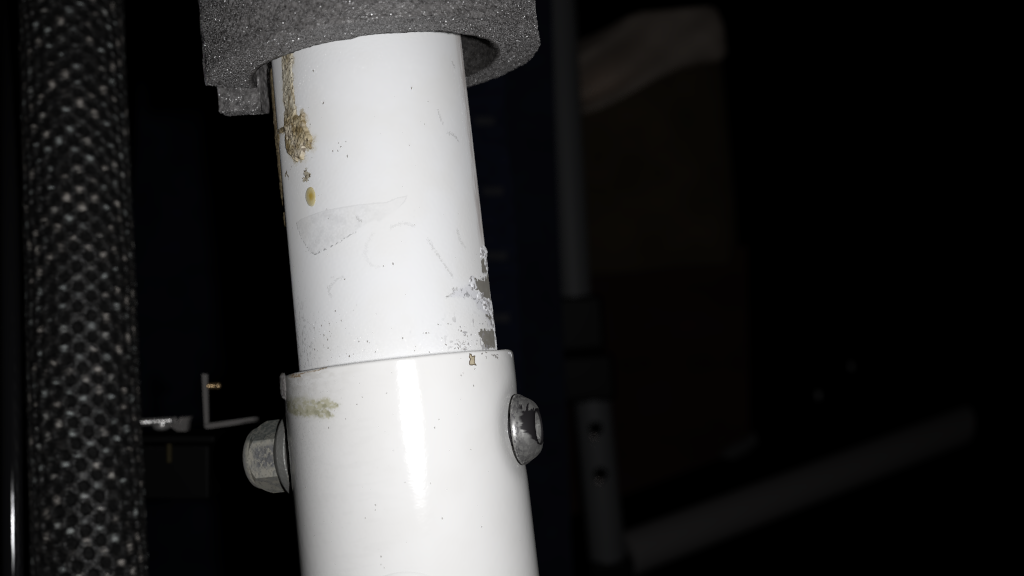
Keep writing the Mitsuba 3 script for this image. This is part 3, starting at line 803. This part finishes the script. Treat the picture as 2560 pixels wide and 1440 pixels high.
def sheet(points, depth, y0=BY):
    """A profile in the picture's plane (pixels), pushed back by depth."""
    poly = [at(x, y, y0)[[0, 2]] for x, y in points]
    m = trimesh.creation.extrude_polygon(shapely.Polygon(poly).buffer(0.12).buffer(-0.1), depth, engine='earcut')
    q = np.asarray(m.vertices)
    return np.stack([q[:, 0], y0 + q[:, 2], q[:, 1]], 1), np.asarray(m.faces)[:, ::-1]


add('metal_bracket__upright', sheet([(505, 935), (518, 936), (521, 1058), (511, 1060)], 0.5), 'grey_steel', smooth=20)
add('metal_bracket__foot', sheet([(510, 1063), (523, 1059), (646, 1042), (648, 1053), (524, 1071), (514, 1071)], 0.5), 'grey_steel', smooth=20)
p0 = at(519, 965, BY + 0.3)
scr = [(0, 0), (0.55, 0)] + [(0.55 + 0.08 * (k % 2), 0.25 * k) for k in range(1, 8)] + [(0.66, 2.1), (0.62, 2.45), (0.4, 2.75), (0, 2.85)]
s_, n_, a_ = frame([1, 0, 0.02])
add('metal_bracket__screw', place(lathe([(r * 1.0, h) for r, h in scr], 40), p0, s_ if abs(s_ @ a_) < .5 else EZ, n_, a_), 'brass', smooth=30)
tag('metal_bracket__screw', 'brass screw tip sticking out of the upright')
tag('metal_bracket', 'small grey L shaped metal bracket standing behind the lock nut', 'bracket')
# threaded pin, clip and block between the mesh rod and the bracket
p0, p1 = at(330, 1057, 207), at(439, 1051, 206)
L = np.linalg.norm(p1 - p0)
thread = [(0, 0), (0.7, 0)] + [(0.70 + 0.12 * (k % 2), 0.2 + k * 0.22) for k in range(int((L - 0.5) / 0.22))] + [(0.8, L - 0.2), (0.8, L - 0.02), (0.6, L), (0, L)]
s_, n_, a_ = frame(p1 - p0)
add('threaded_clamp__pin', place(lathe(thread, 40), p0, s_, n_, a_), 'bright_steel', smooth=30)
add('threaded_clamp__clip', sheet([(449, 1044), (474, 1043), (469, 1056), (466, 1078), (444, 1078), (434, 1072), (420, 1060), (444, 1058)], 2.0, 207.0), 'grey_steel', smooth=20)
m = lathe([(0, 0), (1.2, 0), (1.7, 0.4), (1.85, 1.0), (1.75, 1.6), (1.2, 2.0), (0, 2.1)], 48)
v, f = place(m, at(404, 1074, 207), EX, -EY, EZ)
v = np.asarray(v); v[:, 0] = at(404, 1074, 207)[0] + (v[:, 0] - at(404, 1074, 207)[0]) * 1.05
add('threaded_clamp__nut', (v, f), 'bright_steel', smooth=35)
tag('threaded_clamp', 'bright threaded pin with a nut and clip beside the mesh covered rod', 'clamp')
block = box_hull(15.5, 9.0, 12.5, 0.8)
add('black_block__body', place(block, at(455, 1172, 212), EX, EY, EZ), 'black_plastic', smooth=30)
add('black_block__plate', place(box_hull(17.5, 10.0, 1.6, 0.4), at(458, 1090, 211), EX, EY, EZ), 'black_plastic', smooth=30)
scr = [(0, 0), (0.5, 0)] + [(0.5 + 0.16 * (k % 2), 0.3 * k) for k in range(1, 14)] + [(0.3, 4.2), (0, 4.4)]
add('black_block__screw', place(lathe(scr, 32), at(423, 1110, 205.5), EX, -EY, -EZ), 'dull_brass', smooth=30)
tag('black_block', 'dim black block with a thin brass screw under the threaded pin', 'block')

# ------------------------------------------------------------------ the dim things behind
def cloth(p0, p1, p2, p3, amp, freq, seed, thick=1.6, n=120, extra=None):
    """A hanging cloth with a front and a back: corners top left, top right, bottom right, bottom left."""
    u, w = np.meshgrid(np.linspace(0, 1, n), np.linspace(0, 1, n), indexing='ij')
    uu, ww = u[..., None], w[..., None]
    P = (1 - ww) * ((1 - uu) * p0 + uu * p1) + ww * ((1 - uu) * p3 + uu * p2)
    q = np.stack([u * freq[0], w * freq[1], u * 0], -1)
    d = amp * (meshkit.fbm(q, 3, seed) - 0.5)
    if extra is not None: d = d + extra(u, w)
    P = P + d[..., None] * np.array([0, -1, 0.0])
    back = P + np.array([0, thick, 0])
    f = grid_faces(n, n)
    idx = np.arange(n * n).reshape(n, n)
    ring = np.concatenate([idx[:, 0], idx[-1, 1:], idx[-2::-1, -1], idx[0, -2:0:-1]])
    nx_ = np.roll(ring, -1)
    m = n * n
    side = np.vstack([np.stack([ring, nx_, nx_ + m], 1), np.stack([ring, nx_ + m, ring + m], 1)])
    return np.vstack([P.reshape(-1, 3), back.reshape(-1, 3)]), np.vstack([f, f[:, ::-1] + m, side])


def cloth_stuff(c, weave):
    def color(p, n, uv):
        q = p * 1000.0
        return mi.Color3f(c) * (0.7 + 0.6 * fbm(q.x * weave, q.y * weave, q.z * weave, 3))
    return twosided({'type': 'principled', 'base_color': proc(color), 'roughness': 0.9, 'specular': 0.1, 'sheen': 0.2})


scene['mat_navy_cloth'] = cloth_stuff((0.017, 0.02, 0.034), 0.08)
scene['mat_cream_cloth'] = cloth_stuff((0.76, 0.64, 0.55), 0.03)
scene['mat_brown_cloth'] = cloth_stuff((0.17, 0.13, 0.085), 0.03)  # bag cloth in shade, the dark put into its colour
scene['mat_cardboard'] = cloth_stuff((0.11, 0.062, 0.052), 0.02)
scene['mat_pale_scrap'] = cloth_stuff((0.22, 0.22, 0.22), 0.03)
D1 = 560.0
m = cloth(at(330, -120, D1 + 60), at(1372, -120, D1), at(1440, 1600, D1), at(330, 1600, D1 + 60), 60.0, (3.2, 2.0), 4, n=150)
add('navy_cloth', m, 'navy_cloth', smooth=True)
tag('navy_cloth', 'dark navy cloth hanging in the gloom behind the white post', 'cloth')
scene['mat_strap_web'] = cloth_stuff((0.014, 0.017, 0.034), 0.2)
scene['mat_pale_stitch'] = cloth_stuff((0.048, 0.048, 0.056), 0.2)
D2 = 470.0
sp = [at(1205, -100, D2), at(1200, 300, D2), at(1222, 480, D2), at(1232, 640, D2), at(1238, 800, D2), at(1262, 1500, D2)]
us = np.linspace(0, 1, 90)
path = np.stack([np.interp(us, np.linspace(0, 1, len(sp)), [p[k] for p in sp]) for k in range(3)], 1)
W_ = 12.5
v = np.vstack([path + EX * W_ + EY * 0, path - EX * W_, path - EX * W_ + EY * 1.8, path + EX * W_ + EY * 1.8])
n = len(path)
f = np.vstack([np.vstack([np.stack([np.arange(n - 1) + i * n, np.arange(n - 1) + 1 + i * n, np.arange(n - 1) + 1 + j * n], 1),
                          np.stack([np.arange(n - 1) + i * n, np.arange(n - 1) + 1 + j * n, np.arange(n - 1) + j * n], 1)]) for i, j in ((0, 1), (1, 2), (2, 3), (3, 0))])
add('webbing_strap__web', (v, f), 'strap_web', smooth=30)
for k, (x, y) in enumerate([(1212, 303), (1233, 478), (1243, 640), (1249, 795)]):
    add('webbing_strap__stitch_bar' + (f'_{k:03d}' if k else ''), place(box_hull(10.5, 1.6, 4.6, 0.6), at(x, y, D2 - 1.0), EX, EY, EZ), 'pale_stitch', smooth=40)
tag('webbing_strap', 'dark blue strap with four pale stitched bars just right of the post', 'strap')

# the grey pole with a clamp, its lower tube with two holes, and the slanting bar
scene['mat_grey_metal'] = {'type': 'principled', 'base_color': rgb(0.27, 0.275, 0.285), 'roughness': 0.5, 'metallic': 0.0, 'specular': 0.5}
scene['mat_pale_button'] = {'type': 'principled', 'base_color': rgb(0.9, 0.8, 0.78), 'roughness': 0.38, 'metallic': 0.8, 'specular': 1.0}
scene['mat_grey_bar'] = {'type': 'principled', 'base_color': rgb(0.40, 0.38, 0.38), 'roughness': 0.6, 'specular': 0.4}
PY = 880.0
px = PY / FOCAL
add('grey_pole__upper_tube', tube_between(at(1388, -140, PY), at(1442, 860, PY), 43.5 * px), 'grey_metal', smooth=40)


def lower_tube():
    p0, p1 = at(1474, 930, PY), at(1526, 1470, PY)
    L = np.linalg.norm(p1 - p0)
    s, nn, ax = frame(p1 - p0)
    r = 46 * px
    m = lathe([(0, 0), (r, 0), (r, L), (0, L)], 96) - lathe([(0, -1), (r - 1.8, -1), (r - 1.8, L + 1), (0, L + 1)], 96)
    for x, y in ((1485, 1064), (1497, 1176)):
        q = at(x, y, PY) - p0
        h, side = q @ ax, q @ s
        drill = m3.Manifold.cylinder(60, 17 * px, 17 * px, 40).rotate((90, 0, 0))   # along -y
        m -= drill.translate((side, 60, h))
    return place(m, p0, s, nn, ax)


add('grey_pole__lower_tube', lower_tube(), 'grey_metal', smooth=40)
add('grey_pole__lower_tube__shade_core', tube_between(at(1474, 930, PY), at(1526, 1470, PY), 46 * px - 3.5), 'black_plastic', smooth=40)  # dark core added so the holes look shaded inside
tag('grey_pole__lower_tube', 'lower tube with two round holes')
for k, (x, y) in enumerate(((1484, 1092), (1497, 1204))):
    ball = trimesh.creation.icosphere(3, 5.2 * px * 1.9)
    add('grey_pole__lower_tube__button' + ('_001' if k else ''), place(ball, at(x, y, PY - 46 * px + 0.6), EX, EY, EZ), 'pale_button', smooth=True)
clamp = lambda x, y, w, h: place(box_hull(w * px, 100 * px, h * px, 5), at(x, y, PY), unit([1, 0, 0.07]), EY, unit([-0.07, 0, 1]))  # noqa: E731
add('grey_pole__collar', clamp(1446, 808, 122, 138), 'dark_plastic', smooth=35)
add('grey_pole__collar_001', clamp(1466, 942, 134, 118), 'dark_plastic', smooth=35)
add('grey_pole__foot_joint', clamp(1526, 1440, 112, 96), 'dark_plastic', smooth=35)
tag('grey_pole', 'out of focus grey upright pole with black clamp collars', 'pole')

q0, q1 = at(1560, 1388, 930), at(2412, 1062, 1180)
s_, n_, a_ = frame(q1 - q0)
L = np.linalg.norm(q1 - q0)
bar = lathe([(0, 0), (21, 0), (22, 1), (22, L + 30), (0, L + 30)], 72)
bar = m3.Manifold.trim_by_plane(bar, tuple(float(-(unit([1, 0, -0.25]) @ e)) for e in (s_, n_, a_)), float(-(unit([1, 0, -0.25]) @ (q1 - q0))))
add('slanting_bar', place(bar, q0, s_, n_, a_), 'grey_bar', smooth=40)
tag('slanting_bar', 'dim grey bar slanting up to the right from the foot of the grey pole', 'bar')

# one bag with a lit cream top and its shade painted dark below, a cardboard box below, a pale scrap on it
D3 = 1060.0


def panel(outline, depth_fn, thick, n=90):
    """A soft slab whose outline is given in pixels at distance D3."""
    P = np.array([at(x, y, D3) for x, y in outline])[:, [0, 2]]
    poly = shapely.Polygon(P).buffer(6).buffer(-6)
    m = trimesh.creation.extrude_polygon(poly, thick, engine='earcut')
    v, f = trimesh.remesh.subdivide_to_size(m.vertices, m.faces, 9.0, max_iter=12)
    v = np.asarray(v)
    x, z, t = v[:, 0], v[:, 1], v[:, 2] / thick
    b = -shapely.distance(poly.boundary, shapely.points(x, z))
    y = D3 + depth_fn(x, z, -b) + v[:, 2]
    return trimesh.Trimesh(np.stack([x, y, z], 1), np.asarray(f)[:, ::-1], process=True)


def folds(x, z, inner):
    k = np.array([x * 0.012, z * 0.012, x * 0]).T
    along = (z - 0.62 * x)                                             # folds run up to the right
    f = 34 * np.sin(along * 0.085 + 1.5 * meshkit.noise(k, 3) * 2) * np.clip(1 - (x - 70) / 130, 0.15, 1)
    return -f - 14 * np.clip(inner / 30, 0, 1) ** 0.5 - 12 * (meshkit.fbm(k * 1.4, 2, 8) - 0.5)


cream = [(1420, 95), (1462, 82), (1520, 68), (1556, 52), (1600, 38), (1660, 26), (1720, 17), (1775, 12), (1794, 22), (1806, 70), (1818, 128), (1805, 146), (1752, 152), (1700, 168), (1650, 192), (1600, 222), (1550, 252), (1500, 278), (1470, 290), (1425, 300)]
add('cream_cloth', panel(cream, folds, 12.0), 'cream_cloth', smooth=40)
tag('cream_cloth', 'folded cream cloth as the lit top of the bag right of the pole', 'cloth')
bag = [(1420, 120), (1600, 60), (1790, 40), (1822, 140), (1836, 280), (1850, 430), (1862, 600), (1840, 660), (1400, 700)]
add('bag_shade', panel(bag, lambda x, z, i: 34 - 26 * np.clip(i / 70, 0, 1) ** 0.5, 120.0), 'brown_cloth', smooth=40)
tag('bag_shade', 'lower part of the bag, its shade painted dark brown', 'bag')
box = [(1430, 640), (1950, 600), (1958, 1150), (1940, 1180), (1420, 1380)]
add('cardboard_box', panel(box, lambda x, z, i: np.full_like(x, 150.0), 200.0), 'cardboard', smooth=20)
tag('cardboard_box', 'barely lit reddish brown cardboard box below the bag', 'box')
scrap = [(1856, 1192), (1880, 1165), (1925, 1140), (1955, 1122), (1962, 1150), (1930, 1176), (1895, 1196)]
add('pale_scrap', panel(scrap, lambda x, z, i: 118 + 16 * (meshkit.noise(np.array([x * 0.08, z * 0.08, x * 0]).T, 2) - 0.5), 6.0), 'pale_scrap', smooth=False)
tag('pale_scrap', 'small crumpled pale scrap at the lower right corner of the box', 'scrap')
# two glossy black ellipsoids added only for the glints they give
scene['mat_bead_gloss'] = {'type': 'principled', 'base_color': rgb(0.0006, 0.0006, 0.0006), 'roughness': 0.24, 'specular': 1.0}
for k, (x, y, Y, size) in enumerate(((2046, 990, 1260.0, 1.0), (2128, 916, 1290.0, 0.85))):
    b = trimesh.creation.icosphere(4, 1.0)
    b.vertices *= np.array([15.0, 15.0, 26.0]) * size * (1 - 0.12 * b.vertices[:, 2:3])
    add('glint_ellipsoid' + ('_001' if k else ''), place(b, at(x, y, Y), unit([1, 0, 0.12]), EY, unit([-0.12, 0, 1])), 'bead_gloss', smooth=True)
tag('glint_ellipsoid', 'glossy black bead added to show a faint glint above the slanting bar, nearer the box', 'bead')
tag('glint_ellipsoid_001', 'glossy black bead added to show a fainter glint, farther right above the slanting bar', 'bead')
